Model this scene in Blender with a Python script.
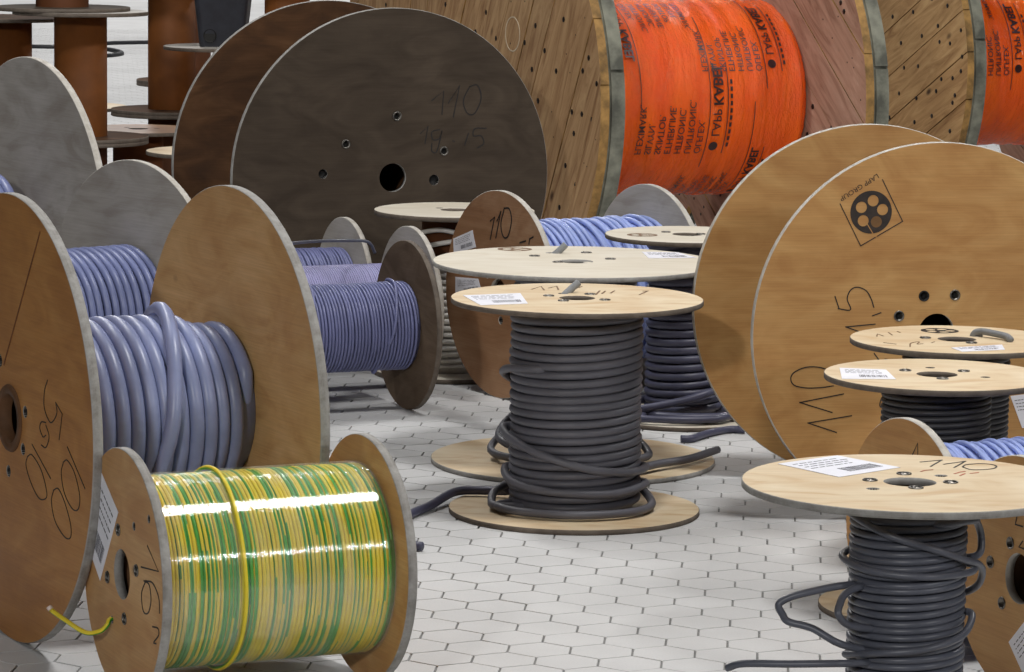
import bpy, bmesh, math, random
import numpy as np
from mathutils import Matrix, Vector
for o in list(bpy.data.objects): bpy.data.objects.remove(o)
PI = math.pi
COL = bpy.context.scene.collection
scene = bpy.context.scene
# ------------------------------------------------------------------ camera
cam_d = bpy.data.cameras.new('camera'); cam = bpy.data.objects.new('camera', cam_d); COL.objects.link(cam)
FPX, HZ, ROLL, CH = 3507.0, -132.3, 0.01325, 1.5
cam_d.sensor_width = 36.0; cam_d.lens = FPX/1024*36.0; cam_d.clip_end = 300
pt = math.atan((336-HZ)/FPX)
fw = Vector((0, math.cos(pt), -math.sin(pt))); up0 = Vector((0, math.sin(pt), math.cos(pt))); r0 = Vector((1, 0, 0))
rt = r0*math.cos(ROLL)+up0*math.sin(ROLL); up = up0*math.cos(ROLL)-r0*math.sin(ROLL)
cam.matrix_world = Matrix(((rt.x, up.x, -fw.x, 0), (rt.y, up.y, -fw.y, 0), (rt.z, up.z, -fw.z, CH), (0, 0, 0, 1)))
scene.camera = cam
# ------------------------------------------------------------------ world, hall lamps and added fill lamps, exposure
w = bpy.data.worlds.new('hall'); scene.world = w; w.use_nodes = True
w.node_tree.nodes['Background'].inputs[0].default_value = (0.80, 0.86, 1.0, 1)
w.node_tree.nodes['Background'].inputs[1].default_value = 0.02
def strip(x, y, z, sx, sy, power, col=(1, .988, .972)):
    d = bpy.data.lights.new('area_lamp', 'AREA'); d.shape = 'RECTANGLE'; d.size = sx; d.size_y = sy; d.energy = power; d.color = col
    o = bpy.data.objects.new('area_lamp', d); COL.objects.link(o); o.location = (x, y, z)
    return o
def bay(x, y, z, power, aim=None, size=.7):
    o = strip(x, y, z, size, size, power); o.name = 'bay_or_fill_lamp'
    if aim: o.rotation_euler = (Vector(aim)-Vector((x, y, z))).to_track_quat('-Z', 'Y').to_euler()
bay(1.5, 6.6, 6.0, 250, None, 1.0)
bay(-3.8, -8.2, 5.6, 720, (0, 8, .3), .6)  # added fill for the left-facing discs, not a known hall lamp
bay(8.0, -2.1, 5.2, 290, (0, 8, .3), .8)
bay(-2.2, 10.8, 6.0, 130)
bay(5.3, 9.9, 6.0, 190)
bay(-3.2, 9.0, 6.0, 60)
bay(-2.5, 18.0, 6.0, 260)  # from here down: added lamps that brighten the back drums and far floor
bay(3.0, 20.0, 6.0, 200)
bay(-3.0, 26.0, 6.0, 260)
bay(-3.5, 33.0, 6.0, 300)
bay(-4.5, 41.0, 6.0, 420)
bay(2.0, 40.0, 6.0, 300)
vs = scene.view_settings
vs.view_transform = 'Standard'; vs.look = 'None'; vs.gamma = 1.0; vs.use_curve_mapping = False; vs.exposure = -0.07

# ------------------------------------------------------------------ materials
def srgb(r, g, b):
    f = lambda c: (c/255/12.92) if c/255 <= .04045 else ((c/255+.055)/1.055)**2.4
    return (f(r), f(g), f(b), 1)
class NT:
    def __init__(s, name):
        s.m = bpy.data.materials.new(name); s.m.use_nodes = True; s.t = s.m.node_tree; s.b = s.t.nodes['Principled BSDF']; s.out = s.t.nodes['Material Output']
    def n(s, typ, **kw):
        x = s.t.nodes.new(typ)
        for k, v in kw.items():
            if k.startswith('i_'):
                key = k[2:]; key = int(key) if key.isdigit() else key.replace('_', ' ')
                x.inputs[key].default_value = v
            else: setattr(x, k, v)
        return x
    def l(s, a, b): s.t.links.new(a, b)
    def coords(s, scale=(1, 1, 1), rot=(0, 0, 0), loc=(0, 0, 0)):
        tc = s.n('ShaderNodeTexCoord'); mp = s.n('ShaderNodeMapping')
        mp.inputs['Scale'].default_value = scale; mp.inputs['Rotation'].default_value = rot; mp.inputs['Location'].default_value = loc
        oi = s.n('ShaderNodeObjectInfo'); va = s.n('ShaderNodeVectorMath', operation='SCALE'); s.l(oi.outputs['Location'], va.inputs[0]); va.inputs['Scale'].default_value = .0
        s.l(tc.outputs['Object'], mp.inputs['Vector']); return mp.outputs['Vector']
    def noise(s, vec, scale, detail=4, rough=.55, dist=0.0):
        x = s.n('ShaderNodeTexNoise'); x.inputs['Scale'].default_value = scale; x.inputs['Detail'].default_value = detail
        x.inputs['Roughness'].default_value = rough; x.inputs['Distortion'].default_value = dist; s.l(vec, x.inputs['Vector']); return x.outputs['Fac']
    def ramp(s, fac, stops):
        x = s.n('ShaderNodeValToRGB'); e = x.color_ramp.elements
        while len(e) < len(stops): e.new(.5)
        for i, (p, c) in enumerate(stops): e[i].position = p; e[i].color = c
        s.l(fac, x.inputs['Fac']); return x.outputs['Color']
    def mix(s, fac, a, b, mode='MIX'):
        x = s.n('ShaderNodeMix', data_type='RGBA', blend_type=mode)
        if isinstance(fac, float): x.inputs[0].default_value = fac
        else: s.l(fac, x.inputs[0])
        for i, v in ((6, a), (7, b)):
            if isinstance(v, tuple): x.inputs[i].default_value = v
            else: s.l(v, x.inputs[i])
        return x.outputs[2]
    def bump(s, fac, strength=.2, dist=.002):
        x = s.n('ShaderNodeBump'); x.inputs['Strength'].default_value = strength; x.inputs['Distance'].default_value = dist
        s.l(fac, x.inputs['Height']); s.l(x.outputs['Normal'], s.b.inputs['Normal'])
    def base(s, c):
        if isinstance(c, tuple): s.b.inputs['Base Color'].default_value = c
        else: s.l(c, s.b.inputs['Base Color'])
    def set(s, rough=.6, metal=0, spec=.5):
        s.b.inputs['Roughness'].default_value = rough; s.b.inputs['Metallic'].default_value = metal
        s.b.inputs['Specular IOR Level'].default_value = spec

def ply_mat(name, light, mid, dark, rot=0.0, seed=0.0, rough=.55, contrast=1.0, knots=.5, spec=.35):
    m = NT(name)
    v = m.coords((1.8, 4.6, 1), (0, 0, rot), (seed, seed*1.7, seed*.3))
    f = m.noise(v, 2.0, 5, .5, 2.2)
    sf = .62*contrast; dk = tuple(mid[i]*(1-sf)+dark[i]*sf for i in range(3))+(1,); lt = tuple(mid[i]*(1-sf)+light[i]*sf for i in range(3))+(1,)
    c = m.ramp(f, [(.30, dk), (.5, mid), (.70, lt)])
    v2 = m.coords((2.5, 2.5, 1), (0, 0, rot), (seed+3, 1, 0))
    b = m.noise(v2, 1.6, 3, .5, .4)
    c = m.mix(m.ramp(b, [(.35, (0, 0, 0, 1)), (.75, (.55*contrast,)*3+(1,))]), c, dark)
    v3 = m.coords((3, 160, 1), (0, 0, rot), (seed, 2, 0)); g = m.noise(v3, 2.0, 3, .7, .2)
    c = m.mix(.22*contrast, c, m.ramp(g, [(.35, (.35, .3, .25, 1)), (.65, (1, 1, 1, 1))]), 'MULTIPLY')
    v4 = m.coords((2.0, 3.2, 1), (0, 0, rot+.2), (seed*2.3, 5, 0))
    vo = m.n('ShaderNodeTexVoronoi'); vo.inputs['Scale'].default_value = 2.0; m.l(v4, vo.inputs['Vector'])
    c = m.mix(m.ramp(vo.outputs['Distance'], [(.015, (knots,)*3+(1,)), (.07, (0, 0, 0, 1))]), c, tuple(x*.35 for x in dark[:3])+(1,))
    m.base(c); m.set(rough, 0, spec); m.bump(g, .15, .0006)
    return m.m
PLY_TAN = ply_mat('plywood_tan', srgb(205, 165, 108), srgb(188, 144, 88), srgb(164, 116, 66), .5, 1.3)
PLY_ORANGE = ply_mat('plywood_orange_tan', srgb(196, 146, 84), srgb(178, 124, 64), srgb(150, 98, 48), 1.3, 4.1, .5)
PLY_BLOND = ply_mat('plywood_blond', srgb(222, 188, 138), srgb(208, 170, 118), srgb(180, 136, 84), .8, 2.2)
PLY_UMBER = ply_mat('plywood_umber', srgb(124, 106, 88), srgb(104, 88, 72), srgb(72, 56, 42), .6, 5.1, .8, .9, .2, .2)
PLY_PALE = ply_mat('plywood_pale', srgb(232, 218, 192), srgb(222, 204, 172), srgb(190, 150, 102), .1, 7.7, .6, .9, .25)
PLY_WHITE = ply_mat('plywood_whitish', srgb(226, 220, 206), srgb(216, 208, 192), srgb(194, 180, 154), .1, 9.2, .65, .6, .1)
PLY_GREY = ply_mat('plywood_weathered_grey', srgb(200, 196, 190), srgb(184, 180, 173), srgb(146, 137, 126), 1.1, 2.9, .7, .9, .3)
PLY_BROWN = ply_mat('plywood_dark_brown', srgb(106, 76, 52), srgb(84, 58, 38), srgb(52, 37, 28), .7, 5.5, .85, 1.0, .2, .15)
PLY_DARK = ply_mat('plywood_blackish', srgb(88, 77, 66), srgb(74, 64, 54), srgb(52, 44, 37), .4, 6.5, .85, .8, .2, .15)
PLY_PINE = ply_mat('plywood_pine', srgb(214, 176, 124), srgb(196, 152, 100), srgb(170, 118, 66), 1.45, 8.5, .5, .9, .7)
PLY_RED = ply_mat('plywood_reddish_tan', srgb(176, 142, 110), srgb(158, 120, 88), srgb(130, 88, 56), .9, 3.3, .55)
PLY_TAWNY = ply_mat('plywood_tawny_dull', srgb(150, 100, 62), srgb(118, 78, 52), srgb(76, 52, 38), .9, 3.9, .6)

def edge_mat(name, a, b):
    m = NT(name)
    tc = m.n('ShaderNodeTexCoord'); mp = m.n('ShaderNodeMapping'); mp.inputs['Scale'].default_value = (1, 1, 380); m.l(tc.outputs['Object'], mp.inputs['Vector'])
    f = m.noise(mp.outputs['Vector'], 1.2, 2, .5)
    g = m.noise(m.coords((18, 18, 18)), 1.5, 4, .7)
    c = m.mix(f, m.ramp(g, [(.35, b), (.65, a)]), a)
    m.base(c); m.set(.75, 0, .3); m.bump(g, .3, .001); return m.m
EDGE_PALE = edge_mat('plywood_edge_pale', srgb(196, 192, 184), srgb(140, 130, 116))
EDGE_GREY = edge_mat('plywood_edge_grey', srgb(160, 158, 154), srgb(95, 88, 80))
EDGE_DARK = edge_mat('plywood_edge_dark', srgb(110, 100, 90), srgb(60, 52, 46))

def plain(name, col, rough=.5, metal=0, spec=.5, var=.12, scale=20, bump=0):
    m = NT(name); f = m.noise(m.coords(), scale, 4, .6)
    d = tuple(x*(1-var*2) for x in col[:3])+(1,); l = tuple(min(1, x*(1+var)) for x in col[:3])+(1,)
    m.base(m.ramp(f, [(.35, d), (.65, l)])); m.set(rough, metal, spec)
    if bump: m.bump(f, bump, .002)
    return m.m
INK = plain('black_marker', srgb(28, 24, 22), .6, var=.05)
INK_FAINT = plain('faint_marker', srgb(120, 92, 66), .7, var=.05)
INK_DARKFACE = plain('marker_on_dark', srgb(20, 16, 14), .6, var=.05)
STAMP = plain('stamp_ink', srgb(44, 36, 32), .7, var=.25, scale=60)
PAPER = plain('label_paper', srgb(232, 232, 240), .5, var=.03)
PRINT = plain('label_print', srgb(90, 90, 98), .6, var=.05)
STEEL = plain('bolt_steel', srgb(120, 116, 110), .35, .9, var=.2)
BLACKM = plain('black_recess_shade', srgb(16, 15, 14), .7, var=.1)  # black colour stands in for the shade inside holes and bolt recesses
TUBE = plain('paper_tube_brown', srgb(120, 70, 28), .65, 0, .3, var=.12, scale=6)
TUBE_D = plain('paper_tube_dark_brown', srgb(96, 56, 30), .65, 0, .3, var=.12, scale=6)
BARREL = plain('barrel_board', srgb(96, 66, 42), .7, 0, .3)
BIN = plain('bin_black', srgb(38, 40, 48), .5, 0, .4)
CORD = plain('floor_cord_black', srgb(34, 34, 38), .6)
def cable(name, col, rough=.42, spec=.5): return plain(name, col, rough, 0, spec, .08, 9)
C_LILAC = cable('cable_lilac_grey', srgb(134, 143, 180), .38)
C_LILAC_D = cable('cable_blue_grey', srgb(112, 120, 160), .36)
C_BLUE = cable('cable_slate_blue', srgb(108, 112, 152), .4)
C_VIOLET = cable('cable_pale_violet', srgb(150, 148, 186), .45)
C_SKY = cable('cable_light_blue', srgb(150, 166, 220), .36)
C_GREY = cable('cable_dark_grey', srgb(88, 88, 96), .5)
C_CHAR = cable('cable_charcoal', srgb(84, 87, 98), .4)
C_BLACK = cable('cable_black', srgb(54, 54, 58), .5)
C_INDIGO = cable('cable_dark_indigo', srgb(74, 75, 96), .42)
C_SILVER = cable('cable_silver_grey', srgb(226, 222, 214), .4)
C_GREEN = cable('cable_green', srgb(70, 160, 52), .35)
C_YELLOW = cable('cable_yellow', srgb(228, 206, 50), .35)
C_STUB = cable('cable_end_grey', srgb(128, 130, 132), .5)

def film_mat():
    m = NT('clear_stretch_film')
    tr = m.n('ShaderNodeBsdfTransparent'); gl = m.n('ShaderNodeBsdfGlossy'); gl.inputs['Roughness'].default_value = .07; gl.inputs['Color'].default_value = (1, 1, 1, 1)
    df = m.n('ShaderNodeBsdfDiffuse'); df.inputs['Color'].default_value = (.8, .82, .8, 1)
    v = m.coords((4, 4, 220)); f = m.noise(v, 3.0, 3, .5, .2)
    bp = m.n('ShaderNodeBump'); bp.inputs['Strength'].default_value = .55; bp.inputs['Distance'].default_value = .0015
    m.l(f, bp.inputs['Height']); m.l(bp.outputs['Normal'], gl.inputs['Normal'])
    fr = m.n('ShaderNodeFresnel'); fr.inputs['IOR'].default_value = 1.5; m.l(bp.outputs['Normal'], fr.inputs['Normal'])
    a0 = m.n('ShaderNodeMath', operation='MULTIPLY'); m.l(fr.outputs[0], a0.inputs[0]); a0.inputs[1].default_value = 2.4
    ad = m.n('ShaderNodeMath', operation='MINIMUM'); m.l(a0.outputs[0], ad.inputs[0]); ad.inputs[1].default_value = .17
    mx = m.n('ShaderNodeMixShader'); m.l(ad.outputs[0], mx.inputs[0]); m.l(tr.outputs[0], mx.inputs[1]); m.l(gl.outputs[0], mx.inputs[2])
    g = m.noise(m.coords((2, 2, 6)), 4, 3, .5)
    mr = m.n('ShaderNodeMapRange'); mr.inputs[1].default_value = .4; mr.inputs[2].default_value = .7; mr.inputs[3].default_value = .02; mr.inputs[4].default_value = .18; m.l(g, mr.inputs[0])
    m2 = m.n('ShaderNodeMixShader'); m.l(mr.outputs[0], m2.inputs[0]); m.l(mx.outputs[0], m2.inputs[1]); m.l(df.outputs[0], m2.inputs[2])
    m.l(m2.outputs[0], m.out.inputs['Surface']); return m.m
FILM = film_mat()
def foil_mat():
    m = NT('orange_stretch_foil'); f = m.noise(m.coords((14, 14, 40)), 3.4, 8, .72, .8)
    g = m.noise(m.coords((2.5, 2.5, 7)), 2.0, 3, .5)
    m.base(m.ramp(g, [(.3, srgb(236, 84, 6)), (.7, srgb(252, 106, 14))])); m.set(.13, 0, .5); m.bump(f, 1.0, .006); return m.m
FOIL = foil_mat()
FOIL_INK = plain('foil_print_ink', srgb(48, 14, 6), .45, var=.3, scale=50)

def plank_mat(name, a, b, c):
    m = NT(name); oi = m.n('ShaderNodeObjectInfo')
    off = m.n('ShaderNodeCombineXYZ'); ml = m.n('ShaderNodeMath', operation='MULTIPLY'); m.l(oi.outputs['Random'], ml.inputs[0]); ml.inputs[1].default_value = 37.
    m.l(ml.outputs[0], off.inputs[0]); m.l(ml.outputs[0], off.inputs[1])
    v0 = m.coords((1.3, 9, 1)); ad = m.n('ShaderNodeVectorMath', operation='ADD'); m.l(v0, ad.inputs[0]); m.l(off.outputs[0], ad.inputs[1])
    f = m.noise(ad.outputs[0], 2.4, 6, .65, 1.4)
    col = m.ramp(f, [(.28, c), (.5, b), (.72, a)])
    col = m.mix(.35, col, m.ramp(oi.outputs['Random'], [(0, (.62, .55, .5, 1)), (.5, (1, .96, .9, 1)), (1, (.9, .74, .6, 1))]), 'MULTIPLY')
    ad2 = m.n('ShaderNodeVectorMath', operation='ADD'); m.l(m.coords((2.4, 4, 1)), ad2.inputs[0]); m.l(off.outputs[0], ad2.inputs[1])
    vo = m.n('ShaderNodeTexVoronoi'); vo.inputs['Scale'].default_value = 1.4; m.l(ad2.outputs[0], vo.inputs['Vector'])
    col = m.mix(m.ramp(vo.outputs['Distance'], [(.03, (.9, .9, .9, 1)), (.09, (0, 0, 0, 1))]), col, srgb(52, 34, 24))
    m.base(col); m.set(.7, 0, .3); m.bump(f, .4, .003); return m.m
PLANK = plank_mat('pine_plank', srgb(200, 168, 126), srgb(176, 142, 104), srgb(130, 94, 64))
PLANK_GREY = plank_mat('pine_plank_greyed', srgb(166, 142, 116), srgb(142, 116, 92), srgb(104, 82, 64))
PLANK_PINK = plank_mat('pine_plank_pinkish', srgb(196, 164, 144), srgb(176, 142, 122), srgb(136, 102, 84))
PLANK_LIGHT = plank_mat('pine_plank_light', srgb(206, 172, 124), srgb(184, 148, 102), srgb(142, 106, 68))
RIMBOARD = plain('rim_board_brown', srgb(160, 122, 66), .7, var=.3, scale=14)
RIMGREEN = plain('rim_board_grey_green', srgb(122, 122, 108), .7, var=.3, scale=10)
NAIL = plain('nail_iron', srgb(40, 32, 28), .5, .5, var=.1)

def tile_mat():
    m = NT('floor_tile_stone'); g = m.n('ShaderNodeNewGeometry'); sc = m.n('ShaderNodeVectorMath', operation='SCALE'); sc.inputs['Scale'].default_value = 1; m.l(g.outputs['Position'], sc.inputs[0])
    f = m.noise(sc.outputs[0], 1.7, 5, .6); h = m.noise(sc.outputs[0], 260, 2, .6)
    c = m.ramp(f, [(.3, srgb(186, 186, 186)), (.7, srgb(204, 204, 204))])
    c = m.mix(.25, c, m.ramp(h, [(.3, (.72, .72, .72, 1)), (.6, (1, 1, 1, 1))]), 'MULTIPLY')
    m.base(c); m.set(.7, 0, .3); m.bump(h, .05, .0005); return m.m
TILE = tile_mat()
GROUT = plain('floor_grout', srgb(128, 128, 126), .9, var=.1, scale=8)

# ------------------------------------------------------------------ helpers
def mesh_obj(name, verts, faces, mats, parent=None, M=None, idx=None, smooth=False, kind=None, label=None):
    me = bpy.data.meshes.new(name); me.from_pydata([tuple(v) for v in verts], [], [tuple(f) for f in faces])
    for m in (mats if isinstance(mats, (list, tuple)) else [mats]): me.materials.append(m)
    if idx is not None: me.polygons.foreach_set('material_index', list(idx))
    if smooth is True: me.polygons.foreach_set('use_smooth', [True]*len(me.polygons))
    elif smooth: me.polygons.foreach_set('use_smooth', list(smooth))
    me.update()
    return link(name, me, parent, M, kind, label)
def link(name, me, parent=None, M=None, kind=None, label=None):
    o = bpy.data.objects.new(name, me); COL.objects.link(o)
    if parent is not None:
        o.parent = parent
        if M is not None: o.matrix_local = PM[parent.name].inverted() @ M
        PM[o.name] = M if M is not None else PM[parent.name]
    else:
        if M is not None: o.matrix_world = M
        PM[o.name] = M if M is not None else Matrix.Identity(4)
    if kind: o['kind'] = kind
    if label: o['label'] = label
    return o
PM = {}
def thing(name, label, cat, loc=(0, 0, 0), group=None):
    o = bpy.data.objects.new(name, None); o.empty_display_size = .05; COL.objects.link(o); o.location = loc
    PM[o.name] = Matrix.Translation(loc); o['label'] = label; o['category'] = cat
    if group: o['group'] = group
    return o

def loopfill(loops):
    """2D loops -> (verts2d, tris), first loop outer"""
    bm = bmesh.new(); edges = []
    allv = []
    for lp in loops:
        vs_ = [bm.verts.new((x, y, 0)) for x, y in lp]; allv += vs_
        for i in range(len(vs_)): edges.append(bm.edges.new((vs_[i], vs_[(i+1) % len(vs_)])))
    bmesh.ops.triangle_fill(bm, use_beauty=True, use_dissolve=False, edges=edges, normal=(0, 0, 1))
    for i, v in enumerate(allv): v.index = i
    tris = []
    for f in bm.faces:
        t_ = [v.index for v in f.verts]
        p = [allv[i].co for i in t_]
        if (p[1]-p[0]).cross(p[2]-p[0]).z < 0: t_.reverse()
        tris.append(t_)
    pts = [(v.co.x, v.co.y) for v in allv]; bm.free(); return pts, tris
def circle(r, n, cx=0, cy=0, ph=0): return [(cx+r*math.cos(2*PI*i/n+ph), cy+r*math.sin(2*PI*i/n+ph)) for i in range(n)]
def slab(loops, t, ch=.0015, z0=0):
    """extruded plate with holes, chamfered outer edge. returns verts, faces, idx(0 face,1 side), smooth"""
    pts, tris = loopfill(loops); n = len(pts); V = []; Fc = []; ix = []; sm = []
    n0 = len(loops[0])
    cx = sum(p[0] for p in loops[0])/n0; cy = sum(p[1] for p in loops[0])/n0
    def shr(i, p):
        if i < n0 and ch:
            d = math.hypot(p[0]-cx, p[1]-cy) or 1; return (p[0]-(p[0]-cx)/d*ch, p[1]-(p[1]-cy)/d*ch)
        return p
    for i, p in enumerate(pts): q = shr(i, p); V.append((q[0], q[1], z0))
    for i, p in enumerate(pts): q = shr(i, p); V.append((q[0], q[1], z0+t))
    for t_ in tris:
        Fc.append([a+n for a in t_]); Fc.append([t_[2], t_[1], t_[0]]); ix += [0, 0]; sm += [False, False]
    k = 0
    for li, lp in enumerate(loops):
        m = len(lp)
        if li == 0 and ch:
            a0 = len(V)
            for (x, y) in lp: V.append((x, y, z0+ch))
            a1 = len(V)
            for (x, y) in lp: V.append((x, y, z0+t-ch))
            for i in range(m):
                j = (i+1) % m
                Fc += [[i, j, a0+j, a0+i], [a0+i, a0+j, a1+j, a1+i], [a1+i, a1+j, n+j, n+i]]; ix += [1, 1, 1]; sm += [True, True, True]
        else:
            for i in range(m):
                j = (i+1) % m; Fc.append([k+i, k+j, n+k+j, n+k+i]); ix.append(1); sm.append(True)
        k += m
    return V, Fc, ix, sm
def fix(me):
    bm = bmesh.new(); bm.from_mesh(me); bmesh.ops.recalc_face_normals(bm, faces=bm.faces); bm.to_mesh(me); bm.free()
def flange(name, parent, M, R, t, holes, fm, em, n=112):
    loops = [circle(R, n)]+[circle(r, 28 if r > .02 else 14, x, y) for (x, y, r) in holes]
    V, F_, ix, sm = slab(loops, t)
    o = mesh_obj(name, V, F_, [fm, em], parent, M, ix, sm); fix(o.data)
    for p, i in zip(o.data.polygons, ix): pass
    return o
def lathe(prof, n=32):
    V = []; F_ = []
    for (r, z) in prof:
        for i in range(n): a = 2*PI*i/n; V.append((r*math.cos(a), r*math.sin(a), z))
    for k in range(len(prof)-1):
        for i in range(n):
            j = (i+1) % n; F_.append((k*n+i, k*n+j, (k+1)*n+j, (k+1)*n+i))
    return V, F_
def tube(P, r, k=8, caps=True, rad=None):
    """sweep a round section along P with parallel transport"""
    P = np.asarray(P, float); T_ = np.gradient(P, axis=0); T_ /= np.linalg.norm(T_, axis=1)[:, None]+1e-12
    n0 = np.cross(T_[0], [0, 0, 1.]);
    if np.linalg.norm(n0) < .1: n0 = np.cross(T_[0], [1., 0, 0])
    n0 /= np.linalg.norm(n0); N = [n0]
    for i in range(1, len(P)):
        v = N[-1]-T_[i]*(N[-1]@T_[i]); N.append(v/np.linalg.norm(v))
    N = np.array(N); B = np.cross(T_, N)
    a = np.arange(k)*2*PI/k
    rr = np.full(len(P), r) if rad is None else np.asarray(rad)
    V = (P[:, None, :]+rr[:, None, None]*(np.cos(a)[None, :, None]*N[:, None, :]+np.sin(a)[None, :, None]*B[:, None, :])).reshape(-1, 3)
    F_ = []
    m = len(P)
    i = np.arange(m-1)[:, None]*k; j = np.arange(k)[None, :]; j2 = (j+1) % k
    F_ = np.stack([i+j, i+j2, i+k+j2, i+k+j], -1).reshape(-1, 4).tolist()
    if caps: F_.append(list(range(k))[::-1]); F_.append([(m-1)*k+q for q in range(k)])
    return V.tolist(), F_
def spline(P, per=10):
    P = [np.array(p, float) for p in P]; P = [2*P[0]-P[1]]+P+[2*P[-1]-P[-2]]; out = []
    for i in range(1, len(P)-2):
        a, b, c, d = P[i-1:i+3]
        for k in range(per):
            t_ = k/per; out.append(.5*((2*b)+(-a+c)*t_+(2*a-5*b+4*c-d)*t_*t_+(-a+3*b-3*c+d)*t_**3))
    out.append(P[-2]); return np.array(out)
def helix(z0, z1, rf, dia, seed=0, jr=0., jz=0., tilt=0., seg=40, gap=1.0):
    """wound cable centre line, local z axis; rf(s) radius to the cable centre, s in 0..1"""
    rng = np.random.RandomState(seed); turns = max(1, (z1-z0-dia)/(dia*gap)); n = int(turns*seg)+1
    ph = np.linspace(0, turns*2*PI, n); s = ph/ph[-1]
    kn = np.arange(0, turns*4+6); kz = rng.uniform(-1, 1, len(kn))*jz; kr = rng.uniform(0, 1, len(kn))*jr
    q = ph/(PI/2)
    def sm(k):
        i = np.floor(q).astype(int); f = q-i; f = f*f*(3-2*f); return k[i]*(1-f)+k[i+1]*f
    tk = rng.uniform(.6, 1.3, int(turns)+3); tt = np.interp(ph/(2*PI), np.arange(len(tk)), tk)
    z = z0+dia/2+(z1-z0-dia)*s+sm(kz)+tilt*tt*np.sin(ph+.7)*np.minimum(1, 6*np.minimum(s, 1-s))
    r = np.array([rf(x) for x in s])+sm(kr)
    end = np.clip(np.minimum(np.arange(n), np.arange(n)[::-1])/5., 0, 1); r = r-(1-end)*dia*1.3
    z = np.clip(z, z0+dia*.5, z1-dia*.5)
    return np.stack([r*np.cos(ph), r*np.sin(ph), z], -1)
class Geo:
    def __init__(s): s.V = []; s.F = []; s.I = []
    def add(s, VF, mi=0):
        b = len(s.V); s.V += [tuple(v) for v in VF[0]]; s.F += [[i+b for i in f] for f in VF[1]]
        s.I += (mi if isinstance(mi, list) else [mi]*len(VF[1])); return s
    def build(s, name, mats, parent=None, M=None, smooth=True, kind=None, label=None):
        o = mesh_obj(name, s.V, s.F, mats, parent, M, s.I, smooth, kind, label); return o
def ribbon(pts, wd, z, h=.0006):
    """flat pen stroke"""
    P = np.array(spline([(x, y, 0) for x, y in pts], 6) if len(pts) > 3 else [(x, y, 0) for x, y in pts])[:, :2]
    T_ = np.gradient(P, axis=0); T_ /= np.linalg.norm(T_, axis=1)[:, None]+1e-12; N = np.stack([-T_[:, 1], T_[:, 0]], -1)*wd/2
    P[0] -= T_[0]*wd/2; P[-1] += T_[-1]*wd/2
    V = []; F_ = []
    for p, n in zip(P, N): V += [(p[0]+n[0], p[1]+n[1], z), (p[0]-n[0], p[1]-n[1], z), (p[0]+n[0], p[1]+n[1], z+h), (p[0]-n[0], p[1]-n[1], z+h)]
    for i in range(len(P)-1):
        a = 4*i; b = a+4; F_ += [(a+2, a+3, b+3, b+2), (a, b, b+1, a+1), (a, a+2, b+2, b), (a+1, b+1, b+3, a+3)]
    return V, F_
def quad(c, z, h=.0006):
    c = list(c); V = [(x, y, z) for x, y in c]+[(x, y, z+h) for x, y in c]; n = len(c)
    return V, [tuple(range(n))[::-1], tuple(range(n, 2*n))]+[(i, (i+1) % n, n+(i+1) % n, n+i) for i in range(n)]
def text_mesh(body, size, bold=0.):
    cu = bpy.data.curves.new('t', 'FONT'); cu.body = body; cu.size = size; cu.resolution_u = 3; cu.offset = bold
    ob = bpy.data.objects.new('t', cu); COL.objects.link(ob); bpy.context.view_layer.update()
    me = bpy.data.meshes.new_from_object(ob.evaluated_get(bpy.context.evaluated_depsgraph_get()))
    V = [(v.co.x, v.co.y) for v in me.vertices]; F_ = [list(p.vertices) for p in me.polygons]
    bpy.data.objects.remove(ob); bpy.data.curves.remove(cu); bpy.data.meshes.remove(me); return V, F_

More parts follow.
